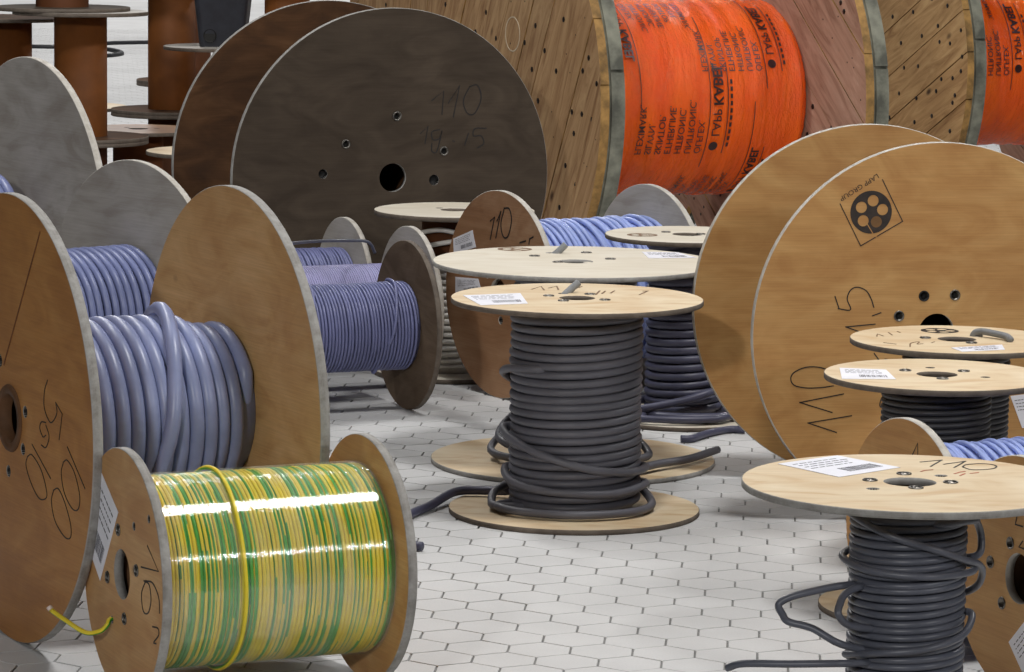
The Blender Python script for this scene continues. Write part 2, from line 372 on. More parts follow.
# ------------------------------------------------------------------ spool builder
class Spool:
    def __init__(s, name, label, cat, X, Y, R, L, th=None, t=.018, fm=PLY_TAN, em=EDGE_PALE, holes=(), group=None, hub=.045, core=None, coremat=BARREL, fm0=None, Rb=None, z0=0., open_end=False, bore=True):
        s.R, s.L, s.t = R, L, t; s.fm, s.em = fm, em
        if th is None:
            s.root = thing(name, label, cat, (X, Y, z0), group); s.M = Matrix.Translation((X, Y, z0))
        else:
            c, sn = math.cos(th), math.sin(th)
            s.root = thing(name, label, cat, (X+c*L/2, Y+sn*L/2, 0), group)
            wv = Vector((-c, -sn, 0)); u = Vector((sn, -c, 0)); v = Vector((0, 0, 1)); O = Vector((X+c*L, Y+sn*L, R))
            s.M = Matrix(((u.x, v.x, wv.x, O.x), (u.y, v.y, wv.y, O.y), (u.z, v.z, wv.z, O.z), (0, 0, 0, 1)))
        hl = [(0, 0, hub)]+list(holes)
        s.f0 = flange('flange', s.root, s.M, R if Rb is None else Rb, t, [(0, 0, hub)] if open_end else [], fm0 or fm, em)
        s.f1 = flange('flange', s.root, s.M @ Matrix.Translation((0, 0, L-t)), R, t, hl, fm, em)
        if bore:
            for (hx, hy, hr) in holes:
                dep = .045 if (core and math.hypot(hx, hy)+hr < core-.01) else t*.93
                V, F_ = lathe([(hr*.99, -.0015), (hr*.99, -dep), (0, -dep)], 16); mesh_obj('bolt_hole_shade', V, F_, BLACKM, s.root, s.M @ Matrix.Translation((hx, hy, L)), smooth=True)  # added black cup closes the hole, its shade put in as colour
        if core:
            V, F_ = lathe([(core, t-.001), (core, L-t+.001), (core-.008, L-t+.001), (core-.008, t-.001), (core, t-.001)], 40)
            s.core = mesh_obj('barrel', V, F_, coremat, s.root, s.M, smooth=True)
    def wind(s, r, dia, mat, seed=0, jr=0., jz=0., tilt=0., k=7, seg=40, za=None, zb=None, rf=None, extra=(), under=True, label=None, gap=1.0, name='wound_cable'):
        za = s.t if za is None else za; zb = s.L-s.t if zb is None else zb
        rf = rf or (lambda x: r)
        g = Geo(); P = helix(za, zb, lambda x: rf(x)-dia/2-jr, dia, seed, jr, jz, tilt, seg, gap)
        g.add(tube(P, dia*.5, k))
        if under:
            pr = [(rf(1-x)-dia*(1.0 if gap > 1 else .86)-jr, zb-(zb-za)*x) for x in np.linspace(0, 1, 9)]
            g.add(lathe([(.064, zb-.001)]+pr+[(.064, za+.001)], 48))
        for e in extra:
            d0 = 14 if e[1][0] > e[0][0] else -14; rb_ = min(rf(.5), e[0][1])-dia*1.4
            e = [(e[0][0]-d0, rb_, e[0][2])]+list(e)+[(e[-1][0]+d0, min(rf(.5), e[-1][1])-dia*1.4, e[-1][2])]
            pts = [(rr*math.cos(math.radians(a)), rr*math.sin(math.radians(a)), z) for a, rr, z in e]
            g.add(tube(spline(pts, 8), dia*.5, 9))
        s.cab = g.build(name, mat, s.root, s.M, label=label); return s.cab
    def strand(s, pts, r, mat, name='cable_end', label=None, k=9):
        """world-space centre line"""
        V, F_ = tube(spline(pts, 10), r, k); L_ = Vector(PM[s.root.name].translation)
        V = [(x-L_.x, y-L_.y, z-L_.z) for x, y, z in V]
        return mesh_obj(name, V, F_, mat, s.root, Matrix.Translation(L_), smooth=True, label=label)
    def bolts(s, pts, r=.0115):
        for x, y in pts:
            g = Geo(); n = 20
            g.add(lathe([(r*.80, .0002), (r*.83, .0022), (r*.94, .0024), (r, .0012), (r, -.001)], n))
            g.add(lathe([(0, .0003), (r*.8, .0003)], n), 1); g.add(lathe([(0, .0022), (r*.3, .0020), (r*.42, .0004)], 8), 0)
            g.build('bolt', [STEEL, BLACKM], s.root, s.M @ Matrix.Translation((x, y, s.L)))
    def write(s, strokes, mat=INK, wd=.0035, name='pen_stroke', label=None):
        for st in strokes: Geo().add(ribbon(st, wd, s.L+.0002)).build(name, mat, s.root, s.M, smooth=False, label=label)
    def label(s, q, bars='code', flip=False):
        g = Geo().add(quad(q, s.L+.0003, .0008)); o = g.build('label_sheet', PAPER, s.root, s.M, smooth=False, label='white paper label')
        q = [np.array(p) for p in q]
        if flip: q = q[2:]+q[:2]
        f = lambda a, b: q[0]*(1-a)*(1-b)+q[1]*a*(1-b)+q[2]*a*b+q[3]*(1-a)*b
        h = Geo(); rng = random.Random(int(abs(q[0][0])*1e4))
        for k in range(4):
            b = .14+.1*k; a = .1
            while a < .8:
                e = a+rng.uniform(.03, .14)
                h.add(quad([f(a, b), f(min(e, .9), b), f(min(e, .9), b+.022), f(a, b+.022)], s.L+.0012, .0002)); a = e+.03
        a = .35
        while a < .88:
            e = a+rng.choice([.008, .014, .022]); h.add(quad([f(a, .62), f(e, .62), f(e, .84), f(a, .84)], s.L+.0012, .0002)); a = e+rng.choice([.01, .016, .024])
        h.build('label_print', PRINT, o, s.M, smooth=False, kind='stuff', label='grey printed lines and bar code')
    def roundel(s, x, y, r, mat=STAMP, rot=0):
        ring = [circle(r, 40, x, y)]+[circle(r*.27, 16, x+r*.55*math.cos(rot+k*2*PI/5), y+r*.55*math.sin(rot+k*2*PI/5)) for k in range(5)]
        V, F_, ix, sm = slab(ring, .0004, 0, s.L+.0002)
        o = mesh_obj('stamped_roundel', V, F_, mat, s.root, s.M); fix(o.data); return o
    def film(s, r, z0, z1, seams=()):
        prof = [];
        for z in np.linspace(z1, z0, 60):
            prof.append((r+.0003*math.sin(z*210), z))
        V, F_ = lathe(prof, 72); return mesh_obj('stretch_film', V, F_, FILM, s.root, s.M, smooth=True, label='clear glossy stretch film')

# ------------------------------------------------------------------ floor
fl = mesh_obj('floor', [(-14, -4, -.004), (14, -4, -.004), (14, 60, -.004), (-14, 60, -.004)], [(0, 1, 2, 3)], GROUT, kind='structure')
fl['kind'] = 'structure'
A = np.array((.1200, -.0088)); B = np.array((.0516, -.1013)); O0 = np.array((-.1536, 6.9607))+.5*A
def cc(p, q):   # circumcentre of 0,p,q
    d = 2*(p[0]*q[1]-p[1]*q[0]); return np.array(((q[1]*(p@p)-p[1]*(q@q))/d, (p[0]*(q@q)-q[0]*(p@p))/d))
nb = [A, B, B-A, -A, -B, A-B]; nb.sort(key=lambda v: math.atan2(v[1], v[0]))
hexc = [cc(nb[i], nb[(i+1) % 6]) for i in range(6)]
def hexgeo(g, x, y, dz, full=True):
    s1, s2 = .966, .957
    V = [(x+h[0]*s1, y+h[1]*s1, -.004) for h in hexc]+[(x+h[0]*s1, y+h[1]*s1, dz-.0012) for h in hexc]+[(x+h[0]*s2, y+h[1]*s2, dz) for h in hexc]
    F_ = [(12, 13, 14, 15, 16, 17)]+[(i, (i+1) % 6, 6+(i+1) % 6, 6+i) for i in range(6)]+[(6+i, 6+(i+1) % 6, 12+(i+1) % 6, 12+i) for i in range(6)]
    g.add((V, F_))
def to_px(x, y):
    d = Vector((x, y, 0))-Vector((0, 0, CH)); z = d.dot(fw); return 512+FPX*d.dot(rt)/z, 336-FPX*d.dot(up)/z
cells = []
for i in range(-330, 330):
    for j in range(-260, 60):
        p = O0+A*i+B*j
        if 5.2 < p[1] < 32 and abs(p[0]) < .6+p[1]*.17: cells.append(p)
open_a = []
def visible_open(u, v): return (395 < u < 860 and 500 < v < 676) or (-5 < u < 100 and 600 < v < 676) or (640 < u < 860 and 430 < v < 520) or (325 < u < 520 and 375 < v < 500)
near = []; rest = []
for p in cells:
    u, v = to_px(*p)
    (near if visible_open(u, v) and p[1] > 6.0 else rest).append((v, p))
near.sort(key=lambda q: -q[0]); rest += near[300:]; near = near[:300]
g0 = Geo(); hexgeo(g0, 0, 0, 0); tile_me = None
rng = random.Random(5)
for v, p in near:
    if tile_me is None:
        o = g0.build('floor_tile', TILE, fl, Matrix.Translation((p[0], p[1], 0)), smooth=False); tile_me = o.data
    else: link('floor_tile', tile_me, fl, Matrix.Translation((p[0], p[1], -rng.random()*.0006)))
gs = Geo()
for v, p in rest: hexgeo(gs, p[0], p[1], -rng.random()*.0006)
gs.build('floor_tile_field', TILE, fl, Matrix.Identity(4), smooth=False, kind='stuff')
far_me = mesh_obj('floor_far', [(-14, 32, -.001), (14, 32, -.001), (14, 60, -.001), (-14, 60, -.001)], [(0, 1, 2, 3)], TILE, fl, Matrix.Identity(4))

# ------------------------------------------------------------------ lying plywood spools
LG = 'plywood cable spools lying on their rims'
A_ = Spool('cable_spool', 'large orange-tan plywood spool lying at left edge wound with thick lilac-grey cable', 'cable spool', -.966, 6.682, .435, .477, .495, .02, PLY_ORANGE, EDGE_GREY,
           [(.083, .024, .012), (-.055, .105, .013), (.07, -.05, .012), (-.01, -.105, .012)], hub=.05, core=.1, fm0=PLY_BLOND)
g = Geo().add(lathe([(.0485, -.021), (.0485, .004), (.064, .004), (.066, .0005), (.066, -.004)], 40)); g.build('hub_ring', BARREL, A_.root, A_.M @ Matrix.Translation((0, 0, A_.L)))
zL = A_.L-.02
A_.wind(.195, .0305, C_LILAC, 3, .004, .001, .004, 12, 56, rf=lambda x: .168+.021*min(1, max(0, (x-.14)/.12)), za=.021,
        extra=[[(-80, .18, .240), (-40, .191, .238), (0, .192, .218), (40, .192, .197), (75, .194, .172), (100, .194, .160), (130, .18, .15), (160, .17, .14)]])
A_.write([[(0.204,0.1014),(0.1876,0.0777),(0.1872,0.0454),(0.2191,0.0233),(0.2512,0.0441),(0.2467,0.0647)],[(0.2467,0.0647),(0.2798,0.0482),(0.2634,-0.002)],[(0.1949,0.0198),(0.1706,0.0172),(0.1622,0.0041),(0.1783,-0.0096),(0.1946,-0.0044)],[(0.1948,0.0144),(0.2107,-0.0047),(0.1942,-0.0276),(0.1699,-0.027)],[(0.1207,-0.0335),(0.2177,-0.083)],[(0.0955,-0.0603),(0.0869,-0.078),(0.1113,-0.1068),(0.1522,-0.13),(0.1848,-0.1283),(0.1979,-0.1142),(0.1692,-0.0757),(0.1204,-0.0537),(0.0955,-0.0603)],[(0.3058,-0.0103),(0.3935,-0.0737)],[(0.2851,-0.0412),(0.2737,-0.0643),(0.2891,-0.099),(0.3281,-0.1216),(0.3592,-0.1179),(0.3672,-0.0912),(0.3413,-0.0533),(0.3056,-0.0353),(0.2851,-0.0412)],[(0.2335,-0.1029),(0.2219,-0.1263),(0.2407,-0.1607),(0.2882,-0.1818),(0.3197,-0.1778),(0.32,-0.1522),(0.2889,-0.115),(0.2575,-0.0963),(0.2335,-0.1029)]], INK, .0024)
A_.write([[(0.1678,0.3766),(-0.031,0.1009)]], plain('face_seam_line', srgb(112, 66, 34), .7), .004, 'veneer_seam')

B_ = Spool('cable_spool', 'small pine plywood spool in front wound with green and yellow wire under clear film', 'cable spool', -.697, 6.204, .229, .482, .427, .018, PLY_PINE, EDGE_GREY,
           [(.069, .1003, .0085), (.152, .128, .008), (-.0573, -.095, .0075)], hub=.046, core=.07)
B_.bolts([(-0.0198, 0.0781), (0.0835, 0.0229), (-0.0829, -0.0207), (0.0154, -0.0784)])
# two-colour wire: every few turns the stripe rolls from green to yellow
def two_colour(s, r, dia, turns_seed):
    P = helix(s.t, s.L-s.t, lambda x: r-dia/2, dia, 4, .0004, .0006, .002, 44); k = 8; V, F_ = tube(P, dia*.5, k)
    rng = np.random.RandomState(turns_seed); m = len(P); kn = np.cumsum(rng.choice([-1, 1], m//22+4)*rng.uniform(.7, 3.1, m//22+4))
    tw = np.interp(np.arange(m)/22, np.arange(len(kn)), kn)
    # colour seen from outside: side index relative to the outward direction
    Pa = np.asarray(P); Va = np.array(V).reshape(m, k, 3)
    idx = []
    for i in range(m-1):
        out = np.arctan2(Pa[i][1], Pa[i][0]); rad = np.array([math.cos(out), math.sin(out), 0])
        mid = (Va[i]+np.roll(Va[i], -1, 0))/2-Pa[i]; ang = np.arctan2(mid[:, 2], mid@rad)
        c = np.mod(ang+tw[i], 2*PI); idx += [1 if x < PI*.84 else 0 for x in c]
    idx += [0, 0]; return V, F_, idx
V, F_, idx = two_colour(B_, .176, .0078, 11)
g = Geo(); g.V = V; g.F = F_; g.I = idx
g.add(lathe([(.06, B_.L-.019), (.171, B_.L-.019), (.171, .019), (.06, .019)], 40), 1)
g.build('wound_wire', [C_YELLOW, C_GREEN], B_.root, B_.M)
B_.film(.1795, .020, B_.L-.020)
def arc_pts(r, z, a0, a1, n=40, dz=0): return [(r*math.cos(a), r*math.sin(a), z+dz*math.sin(3*a)) for a in np.linspace(math.radians(a0), math.radians(a1), n)]
V, F_ = tube(arc_pts(.1835, .311, 170, -150, 60, .002), .004, 8); mesh_obj('loose_wire', V, F_, [C_YELLOW, C_GREEN], B_.root, B_.M, [1 if (i % 8) in (6, 7) else 0 for i in range(len(F_))], True, label='yellow wire strand lying over the film')
V, F_ = tube(spline([(-.838, 6.30, .142), (-.832, 6.30, .137), (-.81, 6.285, .126), (-.772, 6.27, .107), (-.744, 6.262, .111), (-.730, 6.255, .124), (-.724, 6.265, .134), (-.70, 6.278, .137)], 10), .0045, 8)
L_ = PM[B_.root.name].translation; V = [(x-L_.x, y-L_.y, z-L_.z) for x, y, z in V]
mesh_obj('wire_end', V, F_, [C_YELLOW, C_GREEN], B_.root, Matrix.Translation(L_), [1 if (i % 8) in (1, 2, 3) else 0 for i in range(len(F_))], True, label='green and yellow wire tail')
V, F_ = tube(spline([(-.838, 6.30, .142), (-.842, 6.302, .147)], 4), .0055, 8); V = [(x-L_.x, y-L_.y, z-L_.z) for x, y, z in V]
mesh_obj('wire_tip', V, F_, plain('bare_wire_tip', srgb(214, 196, 186), .4), B_.root, Matrix.Translation(L_), smooth=True, label='pale bare wire tip')
B_.write([[(0.1457,0.0785),(0.2067,0.0445),(0.1108,0.0345)],[(0.1359,0.0143),(0.1126,-0.0134),(0.1222,-0.0429),(0.1493,-0.0406),(0.1647,-0.0157),(0.1552,0.0105),(0.1263,0.0124)],[(0.1359,0.0143),(0.1743,0.0173),(0.2066,-0.0012),(0.2123,-0.028)],[(0.1742,-0.0605),(0.2028,-0.0578),(0.2066,-0.0694),(0.1799,-0.0874),(0.1932,-0.0871)]], INK, .0028)
B_.label([(-0.1268, 0.1725), (-0.019, 0.1104), (-0.1261, -0.0356), (-0.2058, 0.0213)])

C_ = Spool('cable_spool', 'tall weathered grey plywood spool end rising behind the left edge', 'cable spool', -1.727, 9.234, .488, .5, .56, .02, PLY_GREY, EDGE_PALE, hub=.05, core=.1)
C_.wind(.185, .03, C_LILAC_D, 8, .004, .002, .005, 8, 40, za=.10)
D_ = Spool('cable_spool', 'grey plywood spool with blue-grey cable just behind the orange-tan spool', 'cable spool', -1.409, 8.454, .378, .6, .70, .018, PLY_GREY, EDGE_PALE, hub=.05, core=.1)
D_.wind(.166, .0205, C_LILAC_D, 9, .002, .0012, .005, 8, 48, gap=1.12)

G1 = Spool('cable_spool', 'spool with dark brown end wound with thin slate blue cable, nearest of the mid-left three', 'cable spool', -.695, 9.491, .236, .45, .415, .016, PLY_UMBER, EDGE_DARK, hub=.04, core=.06)
G1.wind(.124, .0085, C_BLUE, 12, .0012, .0008, .003, 6, 40, gap=1.14, extra=[[(-60, .126, .33), (-20, .129, .34), (20, .129, .33), (60, .129, .315), (95, .129, .31), (130, .127, .30)], [(-70, .125, .12), (0, .129, .10), (60, .129, .07), (100, .129, .06)]])
G2 = Spool('cable_spool', 'spool with light grey end and pale violet cable, middle of the mid-left three', 'cable spool', -.699, 9.897, .235, .45, .42, .016, PLY_GREY, EDGE_PALE, hub=.04, core=.06)
G2.wind(.131, .0062, C_VIOLET, 13, .0006, .0004, .001, 5, 36, gap=1.08)
G3 = Spool('cable_spool', 'spool with small grey end and loose blue cable, rearmost of the mid-left three', 'cable spool', -.909, 10.335, .225, .45, .42, .016, PLY_GREY, EDGE_PALE, hub=.04, core=.06)
G3.wind(.137, .0085, C_BLUE, 14, .003, .002, .006, 6, 36)
G3.strand([(-.66, 9.56, .475), (-.621, 9.60, .467), (-.566, 9.80, .452), (-.487, 9.98, .436), (-.42, 10.06, .425), (-.40, 10.1, .39)], .0045, C_CHAR, 'loose_strand', 'thin dark strand hanging across')

I_ = Spool('cable_spool', 'reddish-tan spool marked 110 wound with light blue cable, behind the upright pale spools', 'cable spool', -.041, 9.9, .2965, .52, .547, .018, PLY_RED, EDGE_PALE, [(.0157, -.0721, .012), (-.06, .05, .011)], hub=.045, core=.08)
I_.wind(.212, .0145, C_SKY, 15, .008, .005, .034, 7, 44, gap=1.42)
I_.f0.data.materials[0] = PLY_GREY
I_.write([[(-0.0467,0.2062),(-0.0237,0.2203),(-0.047,0.154)],[(-0.0111,0.2095),(0.0098,0.2393),(-0.0161,0.161)],[(0.028,0.249),(0.0107,0.2035),(0.0238,0.1689),(0.0498,0.1714),(0.0685,0.2169),(0.0555,0.249),(0.028,0.249)],[(0.1156,0.1595),(0.1456,0.1672)],[(0.1857,0.1822),(0.1664,0.1748),(0.1637,0.1611)]], INK, .0045)
I_.label([(-0.255, 0.1351), (-0.1466, 0.17), (-0.1256, 0.1227), (-0.2503, 0.0912)]); I_.label([(-0.24, 0.0252), (-0.1108, 0.0333), (-0.0934, 0.0037), (-0.2387, -0.0354)])

S_ = Spool('cable_spool', 'tan plywood spool with round hub hole cropped at lower right corner', 'cable spool', .931, 6.287, .226, .4, .42, .018, PLY_TAN, EDGE_PALE, [(-.0325, .0603, .0115), (-.0988, .0125, .0115), (-.0548, -.0561, .0115)], hub=.047, core=.075)
S_.wind(.14, .012, C_CHAR, 16, .001, .001, .002, 6, 30)
for x, y in [(-.0325, .0603), (-.0988, .0125), (-.0548, -.0561)]:
    V, F_ = lathe([(.0095, -.03), (.0095, .002), (.0118, .002), (.0118, -.002)], 20); mesh_obj('bolt_sleeve', V, F_, STEEL, S_.root, S_.M @ Matrix.Translation((x, y, S_.L)), smooth=True)
S_.label([(-0.0267, -0.1235), (0.0599, -0.0406), (0.1169, -0.106), (0.0426, -0.1882)])
S_.write([[(-0.0129,0.1133),(-0.0181,0.0977),(0.0064,0.098)],[(0.008,0.0704),(-0.0034,0.0583),(0.0136,0.0581)]], INK, .003)
R_ = Spool('cable_spool', 'half-hidden tan spool with light blue cable behind the front right upright spool', 'cable spool', .766, 6.712, .226, .4, .42, .018, PLY_TAN, EDGE_PALE, hub=.045, core=.075)
R_.wind(.176, .0115, C_SKY, 17, .006, .004, .028, 7, 40, gap=1.42)
R_.write([[(.02, .15), (.045, .185), (.05, .14)], [(.035, .152), (.06, .158)]], INK, .003)

# two-disc drums facing the camera
M_ = Spool('cable_drum', 'big tan plywood drum at right facing us, stamped with a reel emblem', 'cable drum', .988, 8.096, .442, .587, 1.763, .02, PLY_TAN, EDGE_PALE, [(-.0328, .0843, .0125), (.0424, .0859, .0125), (-.0919, .0381, .0125)], hub=.043, core=.1, fm0=PLY_TAN)
M_.wind(.24, .02, C_INDIGO, 18, .002, .001, .003, 7, 40)
for k, (cx, cy, rr, zz) in enumerate([(-.010, -.034, .398, .545), (-.012, -.036, .396, .522), (-.008, -.03, .392, .500)]):
    P = [(cx+rr*math.cos(a), cy+rr*math.sin(a), zz) for a in np.linspace(0, 2*PI, 90)]; V, F_ = tube(P, .0105, 8, False)
    mesh_obj('sagging_cable_turn', V, F_, C_INDIGO, M_.root, M_.M, smooth=True)
for x, y in [(.0424, .0859), (-.0919, .0381), (-.0328, .0843)]:
    V, F_ = lathe([(.0095, -.03), (.0095, .0015), (.0128, .0015), (.0128, -.002)], 20); mesh_obj('bolt_sleeve', V, F_, BLACKM if x == -.0328 else STEEL, M_.root, M_.M @ Matrix.Translation((x, y, M_.L)), smooth=True)
M_.write([[(-0.2472,0.0852),(-0.2374,0.0586)],[(-0.2386,0.0568),(-0.2093,0.0541),(-0.2179,0.079),(-0.2106,0.0995),(-0.1944,0.1065),(-0.1728,0.098),(-0.1601,0.0784),(-0.1535,0.0594)],[(-0.156,0.0394),(-0.1361,0.0462)],[(-0.1494,0.0198),(-0.2192,0.0141)],[(-.2192,.0141),(-0.1885,0.0031)],[(-0.2591,-0.0859),(-0.2836,-0.0791),(-0.3139,-0.0792),(-0.3408,-0.0907),(-0.3484,-0.1053),(-0.3401,-0.1203),(-0.3127,-0.1272),(-0.2763,-0.1271),(-0.246,-0.1235)],[(-0.2211,-0.1428),(-0.3252,-0.1613)],[(-0.3252,-0.1613),(-0.2474,-0.1858)],[(-0.2002,-0.1943),(-0.3045,-0.2097)],[(-0.3045,-0.2097),(-0.2358,-0.2329)],[(-0.1493,-0.0489),(-0.1347,-0.0681)],[(-0.1317,-0.0682),(-0.1226,-0.0623),(-0.1011,-0.0662)],[(-0.1048,-0.1506),(-0.1262,-0.1532),(-0.1325,-0.168),(-0.1286,-0.1758),(-0.1102,-0.1773)],[(-0.1189,-0.1933),(-0.1048,-0.1953)]], INK, .0026)
# reel emblem: black disc with five holes, thin open box, lettering
cx, cy = -.166, .2806; rr = .0498
hol = [(-0.1618, 0.3073), (-0.1895, 0.292), (-0.1844, 0.2609), (-0.1529, 0.2583), (-0.1387, 0.2865)]
V, F_, ix, sm = slab([circle(rr, 48, cx, cy)]+[circle(.0132, 20, a, b) for a, b in hol], .0005, 0, M_.L+.0002)
o = mesh_obj('stamped_emblem', V, F_, STAMP, M_.root, M_.M, label='black reel emblem with five holes'); fix(o.data)
V, F_ = quad(circle(.0132, 20, -.1529, .2583), M_.L+.0002, .0004); mesh_obj('emblem_hole_fill', V, F_, plain('emblem_brown', srgb(118, 84, 46), .7), o, M_.M)
V, F_ = ribbon([(-.1755, .2545), (-.1605, .2315)], .002, M_.L+.0006); mesh_obj('emblem_slot', V, F_, PLY_TAN, o, M_.M)
bx = [(-0.2407, 0.3002), (-0.1889, 0.2026), (-0.0896, 0.259), (-0.1407, 0.3558)]
M_.write([[bx[0], bx[1]], [bx[1], (-.1545, .2221)], [(-.150, .2247), bx[2]], [bx[2], bx[3]]], STAMP, .0022, 'emblem_frame')
tV, tF = text_mesh('LAPP GROUP', .019); wd = max(v[0] for v in tV)
p0 = np.array((-.1535, .3705)); p1 = np.array((-.2430, .3150)); ex = (p1-p0)/np.linalg.norm(p1-p0); ey = np.array((-ex[1], ex[0])); sc = np.linalg.norm(p1-p0)/wd
M_t = [(p0[0]+ex[0]*x*sc+ey[0]*y*.85, p0[1]+ex[1]*x*sc+ey[1]*y*.85, M_.L+.0006) for x, y in tV]
mesh_obj('emblem_lettering', M_t, tF, STAMP, M_.root, M_.M, label='LAPP GROUP in small capitals')
M_.label([(0.185, -0.154), (0.2457, -0.1479), (0.2606, -0.2242), (0.2165, -0.2306)])

O_ = Spool('cable_drum', 'huge blackish-brown plywood drum of two discs standing at the back left', 'cable drum', -.381, 10.975, .531, .61, 1.979, .02, PLY_DARK, EDGE_GREY, [(.0127, .1932, .016), (-.1572, .1086, .015), (.173, .0802, .015), (.1399, -.0108, .017), (-.2329, .0165, .015)], hub=.045, core=.12, fm0=PLY_BROWN)
for x, y in [(.0127, .1932), (-.1572, .1086), (.173, .0802)]:
    V, F_ = lathe([(.010, -.02), (.010, .002), (.0145, .002), (.0145, -.002)], 20); mesh_obj('bolt_sleeve', V, F_, STEEL, O_.root, O_.M @ Matrix.Translation((x, y, O_.L)), smooth=True)
O_.write([[(0.1298,0.2403),(0.1698,0.27),(0.1646,0.196)],[(0.1857,0.2316),(0.2238,0.2868),(0.2034,0.1875)],[(0.2584,0.2824),(0.2373,0.2388),(0.2508,0.1987),(0.2768,0.1983),(0.2978,0.246),(0.2843,0.2861),(0.2584,0.2824)],[(0.0924,0.1375),(0.1178,0.1594),(0.1081,0.1054)],[(0.1566,0.1484),(0.1309,0.1408),(0.1354,0.1168),(0.1569,0.1204),(0.1652,0.1442),(0.1487,0.0807),(0.1315,0.081),(0.1313,0.105)],[(0.2026,0.1116),(0.2078,0.1099)],[(0.2559,0.1346),(0.2434,0.0989)],[(0.3164,0.1496),(0.2774,0.1487),(0.2733,0.1263),(0.2994,0.1259),(0.3084,0.1016),(0.2868,0.0876)]], INK_DARKFACE, .0035)

# ------------------------------------------------------------------ upright spools
J_ = Spool('cable_spool', 'upright spool in the centre wound with dark grey cable, pale top with a label', 'cable spool', .151, 8.122, .295, .507, None, .012, PLY_PALE, EDGE_DARK, [(-.032, .085, .0125)], hub=.042, core=.12)
J_.wind(.158, .0196, C_GREY, 21, .004, .002, .006, 9, 52, zb=.492,
        extra=[[(150, .16, .30), (180, .170, .33), (205, .170, .35), (230, .160, .355)],
               [(205, .20, .028), (230, .195, .027), (270, .188, .027), (310, .19, .027), (340, .187, .027), (360, .175, .04), (390, .15, .07)], [(130, .15, .07), (165, .185, .045), (190, .197, .03), (207, .2, .028)],
               [(180, .168, .2), (205, .165, .185), (240, .166, .16), (280, .166, .13), (320, .166, .115), (360, .166, .11)],
               [(170, .165, .10), (210, .168, .085), (250, .168, .075), (300, .168, .07), (350, .168, .075)]])
J_.strand([(-.02, 8.2, .045), (-.005, 8.222, .03), (-.06, 8.245, .026), (-.131, 8.232, .024), (-.187, 8.114, .012), (-.229, 8.008, .011), (-.255, 7.881, .011), (-.254, 7.736, .011), (-.229, 7.644, .011), (-.193, 7.618, .011)], .0105, C_INDIGO, 'cable_end', 'loose cable end on the floor')
J_.bolts([(-.0663, .0325), (-.033, -.0576), (.0313, .0743), (.064, -.0319)], .013)
J_.strand([(.100, 8.205, .47), (.119, 8.212, .498), (.137, 8.222, .515), (.156, 8.23, .531)], .0088, C_STUB, 'cable_stub', 'grey cable stub through the top')
J_.write([[(-0.1056,0.1564),(-0.0829,0.2154),(-0.076,0.1441)],[(-0.0645,0.186),(-0.0454,0.226),(-0.0424,0.1572)],[(0.0066,0.2002),(0.0145,0.2263)],[(0.0447,0.0652),(0.0557,0.1432)],[(0.06,0.0882),(0.0686,0.1384)],[(0.0805,0.0997),(0.091,0.1471)],[(0.148,0.0765),(0.1711,0.156),(0.1597,0.1485)]], INK_FAINT, .004)
J_.label([(-0.2672, 0.0158), (-0.1329, 0.0731), (-0.1155, -0.1235), (-0.2237, -0.1655)])

K_ = Spool('cable_spool', 'wide upright spool with whitish top directly behind the centre spool', 'cable spool', .159, 8.82, .362, .515, None, .012, PLY_WHITE, EDGE_GREY, [(-.0636, .192, .012), (.0304, -.0168, .012)], hub=.044, core=.12, fm0=PLY_PALE)
K_.wind(.158, .02, C_GREY, 22, .003, .002, .006, 8, 44, extra=[[(150, .16, .09), (175, .20, .05), (200, .215, .034), (230, .20, .032), (280, .185, .03), (330, .2, .03), (350, .19, .04), (380, .16, .06)], [(160, .165, .11), (185, .19, .07), (215, .18, .055), (260, .165, .05)]])
K_.strand([(.30, 8.62, .035), (.321, 8.57, .031), (.374, 8.633, .031), (.452, 8.713, .031), (.528, 8.826, .036)], .0102, C_GREY, 'cable_end', 'grey cable end lying on the lower disc')
K_.bolts([(-.104, .1081), (.0306, .2034), (-.0454, -.0257), (.0892, .0624)], .014)
K_.strand([(.075, 8.995, .47), (.0955, 9.0, .500), (.116, 9.002, .519), (.136, 9.005, .538)], .009, C_STUB, 'cable_stub', 'grey cable stub through the top')
K_.roundel(-.155, .265, .045, INK_FAINT)
K_.label([(0.1756, 0.235), (0.2694, 0.2337), (0.3111, 0.1146), (0.1875, 0.0874)])

Q3 = Spool('cable_spool', 'nearest upright spool at lower right, loose loops of charcoal cable below a labelled top', 'cable spool', .647, 5.596, .272, .523, None, .012, PLY_PALE, EDGE_GREY, [(.058, .0637, .011), (-.0664, -.0669, .011)], hub=.043, core=.07)
Q3.wind(.097, .0124, C_CHAR, 23, .002, .0014, .005, 9, 44, extra=[
    [(160, .095, .49), (190, .108, .485), (220, .106, .47), (250, .108, .452), (290, .108, .43), (320, .108, .41), (345, .115, .395), (360, .122, .375), (375, .12, .345), (395, .105, .325), (420, .09, .315)],
    [(-60, .1, .47), (-20, .106, .468), (0, .112, .455), (8, .122, .43), (5, .118, .405), (15, .1, .395)],
    [(150, .095, .405), (185, .107, .40), (230, .107, .392), (280, .107, .388), (330, .107, .386), (355, .106, .39)],
    [(200, .106, .245), (240, .107, .26), (280, .107, .27), (320, .107, .285), (350, .106, .31)]])
Q3.strand([(.60, 5.60, .352), (.545, 5.56, .359), (.490, 5.55, .350), (.452, 5.55, .339), (.436, 5.55, .327), (.442, 5.54, .313), (.451, 5.53, .304), (.488, 5.52, .296), (.526, 5.51, .276), (.56, 5.53, .262), (.60, 5.56, .25)], .0062, C_CHAR, 'cable_loop', 'loose charcoal cable loop at the side')
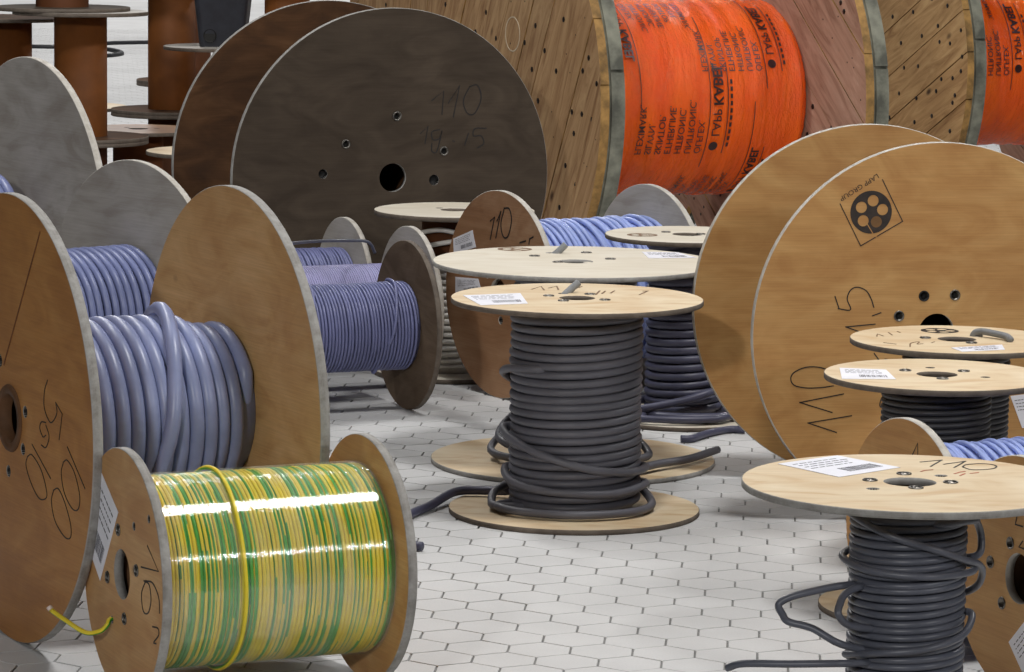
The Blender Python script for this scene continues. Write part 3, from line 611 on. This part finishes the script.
Q3.strand([(.60, 5.57, .365), (.545, 5.52, .357), (.528, 5.49, .34), (.527, 5.48, .325), (.548, 5.50, .305), (.60, 5.54, .29)], .0062, C_CHAR, 'cable_loop')
Q3.strand([(.62, 5.56, .238), (.565, 5.52, .24), (.521, 5.50, .243), (.45, 5.51, .239), (.38, 5.53, .234), (.355, 5.55, .222)], .0062, C_CHAR, 'cable_loop')
Q3.bolts([(-.0635, .01), (-.0013, .0753), (.0037, -.0552), (.0659, -.0007)], .0125)
Q3.write([[(0.0511,0.1501),(0.0775,0.2163)],[(.0775,.2163),(0.0393,0.1932)],[(0.0893,0.1422),(0.116,0.207)],[(.116,.207),(0.0762,0.174)],[(0.1053,0.1544),(0.112,0.1713),(0.1243,0.18),(0.1398,0.1845),(0.154,0.1801),(0.1621,0.1643),(0.1563,0.142),(0.1437,0.1301),(0.1281,0.1235),(0.1136,0.1256),(0.1046,0.1488)]], INK, .0028)
Q3.write([[(0.0296,0.0997),(0.0364,0.111),(0.05,0.1174)],[(0.0825,0.0824),(0.0938,0.0993),(0.1018,0.1053)],[(0.0894,0.0648),(0.0991,0.0837)],[(0.1097,0.0877),(0.1227,0.0962)]], plain('red_marker', srgb(176, 96, 70), .7), .0028)
Q3.label([(-0.2024, 0.1549), (-0.0954, 0.2462), (-0.001, 0.1353), (-0.1117, 0.0334)])

Q2 = Spool('cable_spool', 'upright spool with black cable in front of the tan drum, label at left of top', 'cable spool', .867, 7.075, .23, .488, None, .012, PLY_PALE, EDGE_DARK, [(-.0026, .0965, .0105), (.0946, -.0305, .0105)], hub=.042, core=.08)
Q2.wind(.113, .0128, C_BLACK, 24, .0006, .0005, .002, 8, 44)
Q2.bolts([(-.0592, .0482), (.004, -.0613), (.0607, .0494)], .0125)
Q2.label([(-0.1924, 0.0707), (-0.0984, 0.0532), (-0.0922, -0.081), (-0.2016, -0.0859)])
Q1 = Spool('cable_spool', 'rearmost upright spool at right with a cable handle loop on its stamped top', 'cable spool', .967, 7.556, .232, .497, None, .012, PLY_PALE, EDGE_DARK, [], hub=.042, core=.08)
Q1.wind(.118, .012, C_BLACK, 25, .001, .001, .002, 7, 40)
Q1.bolts([(-.0671, .0125), (.0522, .0573), (.0241, -.0596)], .0125)
Q1.roundel(-.0211, .1369, .042, STAMP)
Q1.strand([(1.008, 7.615, .47), (1.010, 7.610, .500), (1.024, 7.60, .509), (1.050, 7.575, .508), (1.072, 7.545, .506), (1.078, 7.515, .503)], .0075, C_STUB, 'cable_handle', 'grey cable loop bent over the top')
Q1.label([(-0.0305, -0.1444), (0.0863, -0.0855), (0.0819, -0.1647), (-0.0147, -0.2052)])
Q1.write([[(-0.1714,0.0261),(-0.1659,0.0683),(-0.1569,0.0335)],[(-0.1387,0.0951),(-0.1355,0.0505)],[(-0.1171,0.1123),(-0.1127,0.0977)],[(-0.1662,-0.0755),(-0.1433,-0.0962)],[(-0.1169,-0.1363),(-0.1086,-0.0784),(-0.0883,-0.0534),(-0.0965,-0.0916),(-0.0841,-0.0847)],[(-0.0629,-0.0682),(-0.055,-0.0501)]], INK_FAINT, .003)
L_s = Spool('cable_spool', 'upright spool of thick indigo-grey cable half hidden by the tan drum rear disc', 'cable spool', .4765, 9.55, .226, .512, None, .012, PLY_WHITE, EDGE_DARK, [], hub=.042, core=.08)
L_s.wind(.112, .0235, C_INDIGO, 26, .002, .001, .004, 9, 44, extra=[[(180, .13, .05), (210, .15, .034), (250, .16, .03), (300, .17, .03), (340, .16, .03)]])
L_s.bolts([(-.0567, .0477), (.0365, .0054)], .013); L_s.roundel(-.125, -.035, .042, INK_FAINT)
L_s.strand([(.38, 9.49, .034), (.345, 9.43, .044), (.411, 9.42, .058), (.478, 9.42, .074), (.53, 9.43, .09), (.57, 9.46, .10)], .011, C_INDIGO, 'cable_end', 'loose cable end')
L_s.strand([(.36, 9.42, .03), (.355, 9.375, .028), (.448, 9.36, .028), (.555, 9.38, .028), (.60, 9.44, .03)], .010, C_INDIGO, 'cable_end')
L_s.strand([(.45, 9.145, .011), (.479, 9.154, .011), (.526, 9.241, .011), (.584, 9.313, .011), (.629, 9.31, .011)], .010, C_INDIGO, 'cable_end')
H_ = Spool('cable_spool', 'upright spool with thin pale top and silver-grey cable before the blackish drum', 'cable spool', -.176, 10.38, .239, .49, None, .014, PLY_WHITE, EDGE_DARK, [(-.046, .05, .012), (.04, -.03, .012)], hub=.042, core=.096, coremat=TUBE_D)
H_.wind(.13, .0145, C_SILVER, 27, .002, .0015, .003, 7, 40, gap=1.35, zb=.33, under=True, extra=[[(150, .11, .40), (200, .115, .42), (250, .112, .44), (300, .115, .42)], [(180, .11, .36), (230, .125, .39), (280, .12, .41), (320, .115, .40)]])

# ------------------------------------------------------------------ planked drums with orange foil
def clip_strip(R, y0, y1, n=7):
    """outline of a disc between y0 and y1 (strip runs along x)"""
    y0 = max(y0, -R*.9995); y1 = min(y1, R*.9995); ys = np.linspace(y0, y1, n); x = lambda y: math.sqrt(max(0, R*R-y*y))
    return [(-x(y), y) for y in ys[::-1]]+[(x(y), y) for y in ys]
def planked(root, M, R, t, ang, mat, seed, face, width=.165):
    """outer board layer (planks one by one), rim boards and inner layer; face=+1 planks on +z side"""
    rng = random.Random(seed); tl = t*.36
    zf = t-tl if face > 0 else 0
    Mp = M @ Matrix.Rotation(ang, 4, 'Z')
    y = -R; 
    while y < R-.01:
        wdt = width*rng.uniform(.8, 1.15); y2 = min(R, y+wdt)
        if R-y2 < .05: y2 = R
        lp = clip_strip(R, y+.002, y2-.002); V, F_, ix, sm = slab([lp], tl-rng.random()*.003, .0, zf)
        o = mesh_obj('plank', V, F_, [mat, RIMBOARD], root, Mp, ix); fix(o.data); y = y2
    loops = [circle(R-.004, 96), circle(.06, 24)]; z2 = 0 if face > 0 else tl
    V, F_, ix, sm = slab(loops, t-tl, 0, z2); o = mesh_obj('inner_boarding', V, F_, [PLANK_GREY, RIMGREEN], root, M, ix, sm); fix(o.data)
    n = 8
    for k in range(n):
        a0 = 2*PI*k/n+.2; a1 = 2*PI*(k+1)/n+.185; arc = np.linspace(a0, a1, 14); ri, ro = R-.004, R+.006
        lp = [(ro*math.cos(a), ro*math.sin(a)) for a in arc]+[(ri*math.cos(a), ri*math.sin(a)) for a in arc[::-1]]
        zb = .004 if face > 0 else tl+.004
        V, F_, ix, sm = slab([lp], t-tl-.010, 0, zb); o = mesh_obj('rim_strip', V, F_, RIMGREEN, root, M); fix(o.data)
    g = Geo(); zt = t if face > 0 else 0
    for rr_, m_ in ((R*.92, 40), (R*.84, 26), (R*.70, 30), (R*.5, 20), (R*.3, 12)):
        for k in range(m_):
            a = 2*PI*k/m_+rng.uniform(-.06, .06); r_ = rr_+rng.uniform(-.03, .03); V, F_ = lathe([(0, .003), (.0095, .002), (.011, -.001)], 6)
            if face < 0: V = [(x, y_, -z) for x, y_, z in V]
            g.add(([(x+r_*math.cos(a), y_+r_*math.sin(a), z+zt-(.003 if face > 0 else -.0)) for x, y_, z in V], F_))
    g.build('nail_heads', NAIL, root, M, kind='stuff')
FOIL_LINES = ['ÖLFLEX.', 'UNITRONIC.', 'HITRONIC.', 'ETHERLINE.', 'SKINTOP.', 'SILVYN.', 'FLEXIMARK.']
def foil_print(root, M, r, blocks):
    """mirrored print wrapped on the foil: (axial z of the LAPP KABEL line, start angle deg, direction, scale)"""
    tm = {}
    def tx(s_):
        if s_ not in tm: tm[s_] = text_mesh(s_, .03, .0009 if s_ == 'KABEL' else .0002)
        return tm[s_]
    def put(V, F_, zc, a0, sc, nm='foil_lettering'):
        g = Geo()
        V2 = [((x*sc), y*sc) for x, y in V]
        W = []
        for x, y in V2:
            a = a0+x/r*d_; W.append((r*math.cos(a), r*math.sin(a), zc+y*e_))
        g.add((W, F_)); return g.build(nm, FOIL_INK, root, M, smooth=False)
    for (zc, adeg, d_, e_, sc) in blocks:
        a0 = math.radians(adeg)
        V, F_ = tx('LAPP'); put(V, F_, zc, a0+d_*.05*sc/r, sc*1.15); V2, F2 = tx('KABEL'); wl = max(v[0] for v in V)*sc*1.15
        put(V2, F2, zc, a0+d_*(.05*sc+wl+.012)/r, sc*1.3)
        ring = circle(.013*sc, 20, .022*sc, .011*sc); put(ring, [list(range(20))], zc, a0, 1, 'foil_roundel')
        def bar(y0, y1, x0, x1):
            n = 14; xs = np.linspace(x0, x1, n); W = [(x, y0) for x in xs]+[(x, y1) for x in xs]; put(W, [(i, i+1, n+i+1, n+i) for i in range(n-1)], zc, a0, 1, 'foil_rule')
        bar(-.0125*sc, -.0100*sc, -.06, .40*sc); bar(.040*sc, .0425*sc, .0, .25*sc)
        for i, s_ in enumerate(FOIL_LINES):
            V, F_ = tx(s_); put(V, F_, zc-e_*(.042+.029*i)*sc, a0, sc*.88)
        x = 0.02
        while x < .20: bar(.048*sc, .055*sc, x*sc, (x+.012)*sc); x += .019
def drum(label, X, Y, R, L, th, t, rb, aL, aR, mL, mR, blocks, seed, foil=True):
    c, sn = math.cos(th), math.sin(th); root = thing('cable_drum', label, 'cable drum', (X+c*L/2, Y+sn*L/2, 0))
    wv = Vector((-c, -sn, 0)); u = Vector((sn, -c, 0)); O = Vector((X+c*L, Y+sn*L, R))
    M = Matrix(((u.x, 0, wv.x, O.x), (u.y, 0, wv.y, O.y), (u.z, 1, wv.z, O.z), (0, 0, 0, 1)))
    planked(root, M @ Matrix.Translation((0, 0, L-t)), R, t, aL, mL, seed, +1)
    planked(root, M, R, t, aR, mR, seed+1, +1)
    n = 150; prof = [(rb-.03, t+.002)]
    for z in np.linspace(t+.006, L-t-.006, n):
        s_ = (z-t)/(L-2*t); prof.append((rb+.004*(math.floor(s_*5+.3) % 2)+.0025*math.sin(z*70)-.03*max(0, (abs(s_-.5)-.46)/.04), z))
    prof.append((rb-.03, L-t-.002)); prof = prof[::-1]
    V, F_ = lathe(prof, 150); rj = np.random.RandomState(seed); k_ = 1+(rj.uniform(-1, 1, len(V))*.0018+np.repeat(rj.uniform(-1, 1, len(prof)), 150)*.0008)/rb; V = [(x*q, y*q, z) for (x, y, z), q in zip(V, k_)]; mesh_obj('foil_wrap', V, F_, FOIL, root, M, smooth=True, label='glossy orange foil wrap')
    if blocks: foil_print(root, M, rb+.0085, blocks)
    return root, M
N1r, N1M = drum('planked timber drum with orange foil, its left planked end beside the blackish drum', -.02, 12.0, .713, 1.08, .43, .09, .338, math.radians(62), math.radians(-38), PLANK, PLANK_PINK,
     [(.47, -30, 1, -1, 1.3), (.76, 72, -1, 1, 1.15), (.25, 18, 1, -1, 1.2), (.30, -72, 1, -1, 1.1)], 31)
V, F_ = lathe([(.056, 0), (.056, .0012), (.060, .0012), (.060, 0)], 40)
mesh_obj('round_recess', V, F_, plain('recess_line', srgb(206, 190, 164), .7), N1r, N1M @ Matrix.Translation((.02, .225, 1.0795)), smooth=False)
N2r, N2M = drum('planked timber drum with orange foil cropped by the right edge, upper right', 1.484, 14.5, .713, 1.08, .43, .09, .338, math.radians(28), math.radians(-30), PLANK_LIGHT, PLANK_PINK, [(.62, -5, 1, -1, 1.3), (.93, 60, -1, 1, 1.1)], 41)
N0r, N0M = drum('planked timber drum showing only behind the top of the blackish drum', -.36, 13.8, .8, 1.0, .43, .09, .338, math.radians(80), math.radians(-30), PLANK, PLANK_PINK, [], 51)

# ------------------------------------------------------------------ empty upright spools with brown tubes at the back left
def empty_spool(label, X, Y, z0, h, R=.25, rc=.0975, fm=PLY_BROWN, tube=TUBE, fm0=None, parent_group='empty spools with brown tubes'):
    s = Spool('empty_spool', label, 'empty spool', X, Y, R, h, None, .014, fm, EDGE_DARK, [(.07, .02, .012), (-.05, .06, .012)], hub=.04, core=rc, coremat=tube, z0=z0, fm0=fm0, group=parent_group)
    return s
empty_spool('lower of the stacked empty brown-tube spools nearest the left grey disc', -1.61, 13.0, 0, .48, fm=PLY_GREY, tube=TUBE_D)
empty_spool('tall brown-tube spool stacked second, nearest the left grey disc', -1.61, 13.0, .48, .475, fm=PLY_GREY, fm0=PLY_BROWN)
empty_spool('brown-tube spool stacked third, cut by the top edge at far left', -1.68, 13.02, .955, .45, fm0=PLY_DARK, tube=TUBE_D)
empty_spool('lower empty spool under the wide brown tube left of the black bin', -1.42, 14.5, 0, .48, tube=TUBE_D)
empty_spool('upper empty spool with wide brown tube left of the black bin', -1.42, 14.5, .48, .62)
empty_spool('lower pale-topped empty spool behind the wide brown tube', -1.53, 16.5, 0, .48, fm=PLY_PALE, tube=TUBE_D)
empty_spool('upper dark brown tube spool behind the wide brown tube', -1.53, 16.5, .48, .6, tube=TUBE_D)
empty_spool('single short empty spool with light yellow top behind the left tube', -1.89, 14.8, 0, .48, fm=PLY_PALE, tube=TUBE_D)
empty_spool('single short empty spool with half-brown top between the left tubes', -1.46, 13.58, 0, .478, R=.24, fm=PLY_RED, tube=TUBE_D)
empty_spool('single short empty spool with pale beige top beside the blackish drum', -1.08, 12.55, 0, .48, R=.24, fm=PLY_PALE, tube=TUBE_D)
empty_spool('lower of the empty spools cut off at the far left corner', -1.95, 13.45, 0, .48, R=.24, tube=TUBE_D)
empty_spool('upper brown-tube spool cut off at the far left corner', -1.95, 13.45, .48, .43, R=.24)
empty_spool('lower empty spool hidden behind the blackish drum top', -.99, 15.2, 0, .55, tube=TUBE_D)
empty_spool('upper brown-tube spool peeking over the rear blackish drum disc', -.99, 15.2, .55, .55)
P5 = empty_spool('dark tall empty spool whose grey top carries the black bin', -1.158, 14.05, 0, .778, R=.25, rc=.03, fm=PLY_GREY, tube=CORD)
bn = thing('bin', 'black tapered plastic bin with round hole standing on an empty spool top', 'bin', (-1.17, 14.05, .778))
bm_ = PM[bn.name]
def ring_rect(wx, wy, z, r=.02):
    pts = []
    for sx, sy, a in ((1, 1, 0), (-1, 1, 90), (-1, -1, 180), (1, -1, 270)):
        for k in range(4): an = math.radians(a+k*30); pts.append((sx*(wx-r)+r*math.cos(an), sy*(wy-r)+r*math.sin(an), z))
    return pts
rings = [ring_rect(.088, .088, 0), ring_rect(.115, .115, .26), ring_rect(.122, .122, .262), ring_rect(.122, .122, .28), ring_rect(.112, .112, .28), ring_rect(.086, .086, .008)]
V = sum(rings, []); n = 16; F_ = [tuple(range(n))[::-1]]
for k in range(len(rings)-1): F_ += [(k*n+i, k*n+(i+1) % n, (k+1)*n+(i+1) % n, (k+1)*n+i) for i in range(n)]
F_.append(tuple(range(5*n, 6*n))); mesh_obj('bin_body', V, F_, BIN, bn, bm_)
V, F_ = lathe([(0, 0), (.022, 0), (.026, .003), (.026, -.002)], 24)
mesh_obj('hand_hole', V, F_, BLACKM, bn, bm_ @ Matrix.Translation((-.045, -.0935, .045)) @ Matrix.Rotation(PI/2, 4, 'X'), label='round black hole')

# dark cords on the far floor
def cord(label, pts, r):
    V, F_ = tube(spline(pts, 8), r, 7); o = mesh_obj('floor_cord', V, F_, CORD, smooth=True); o['label'] = label; o['category'] = 'cord'
cord('long thin black cord lying across the far bright floor', [(-4.6, 28.7, .012), (-4.212, 28.689, .012), (-3.909, 28.446, .012), (-3.619, 28.522, .012), (-3.415, 29.065, .012), (-3.159, 29.301, .012), (-2.6, 29.6, .012)], .02)
cord('short looped black cord lying nearer than the long one on the far floor', [(-3.6, 28.6, .012), (-3.403, 28.319, .012), (-3.226, 28.073, .012), (-3.10, 27.648, .012), (-3.14, 27.3, .012), (-3.246, 27.169, .012), (-3.5, 27.1, .012)], .02)
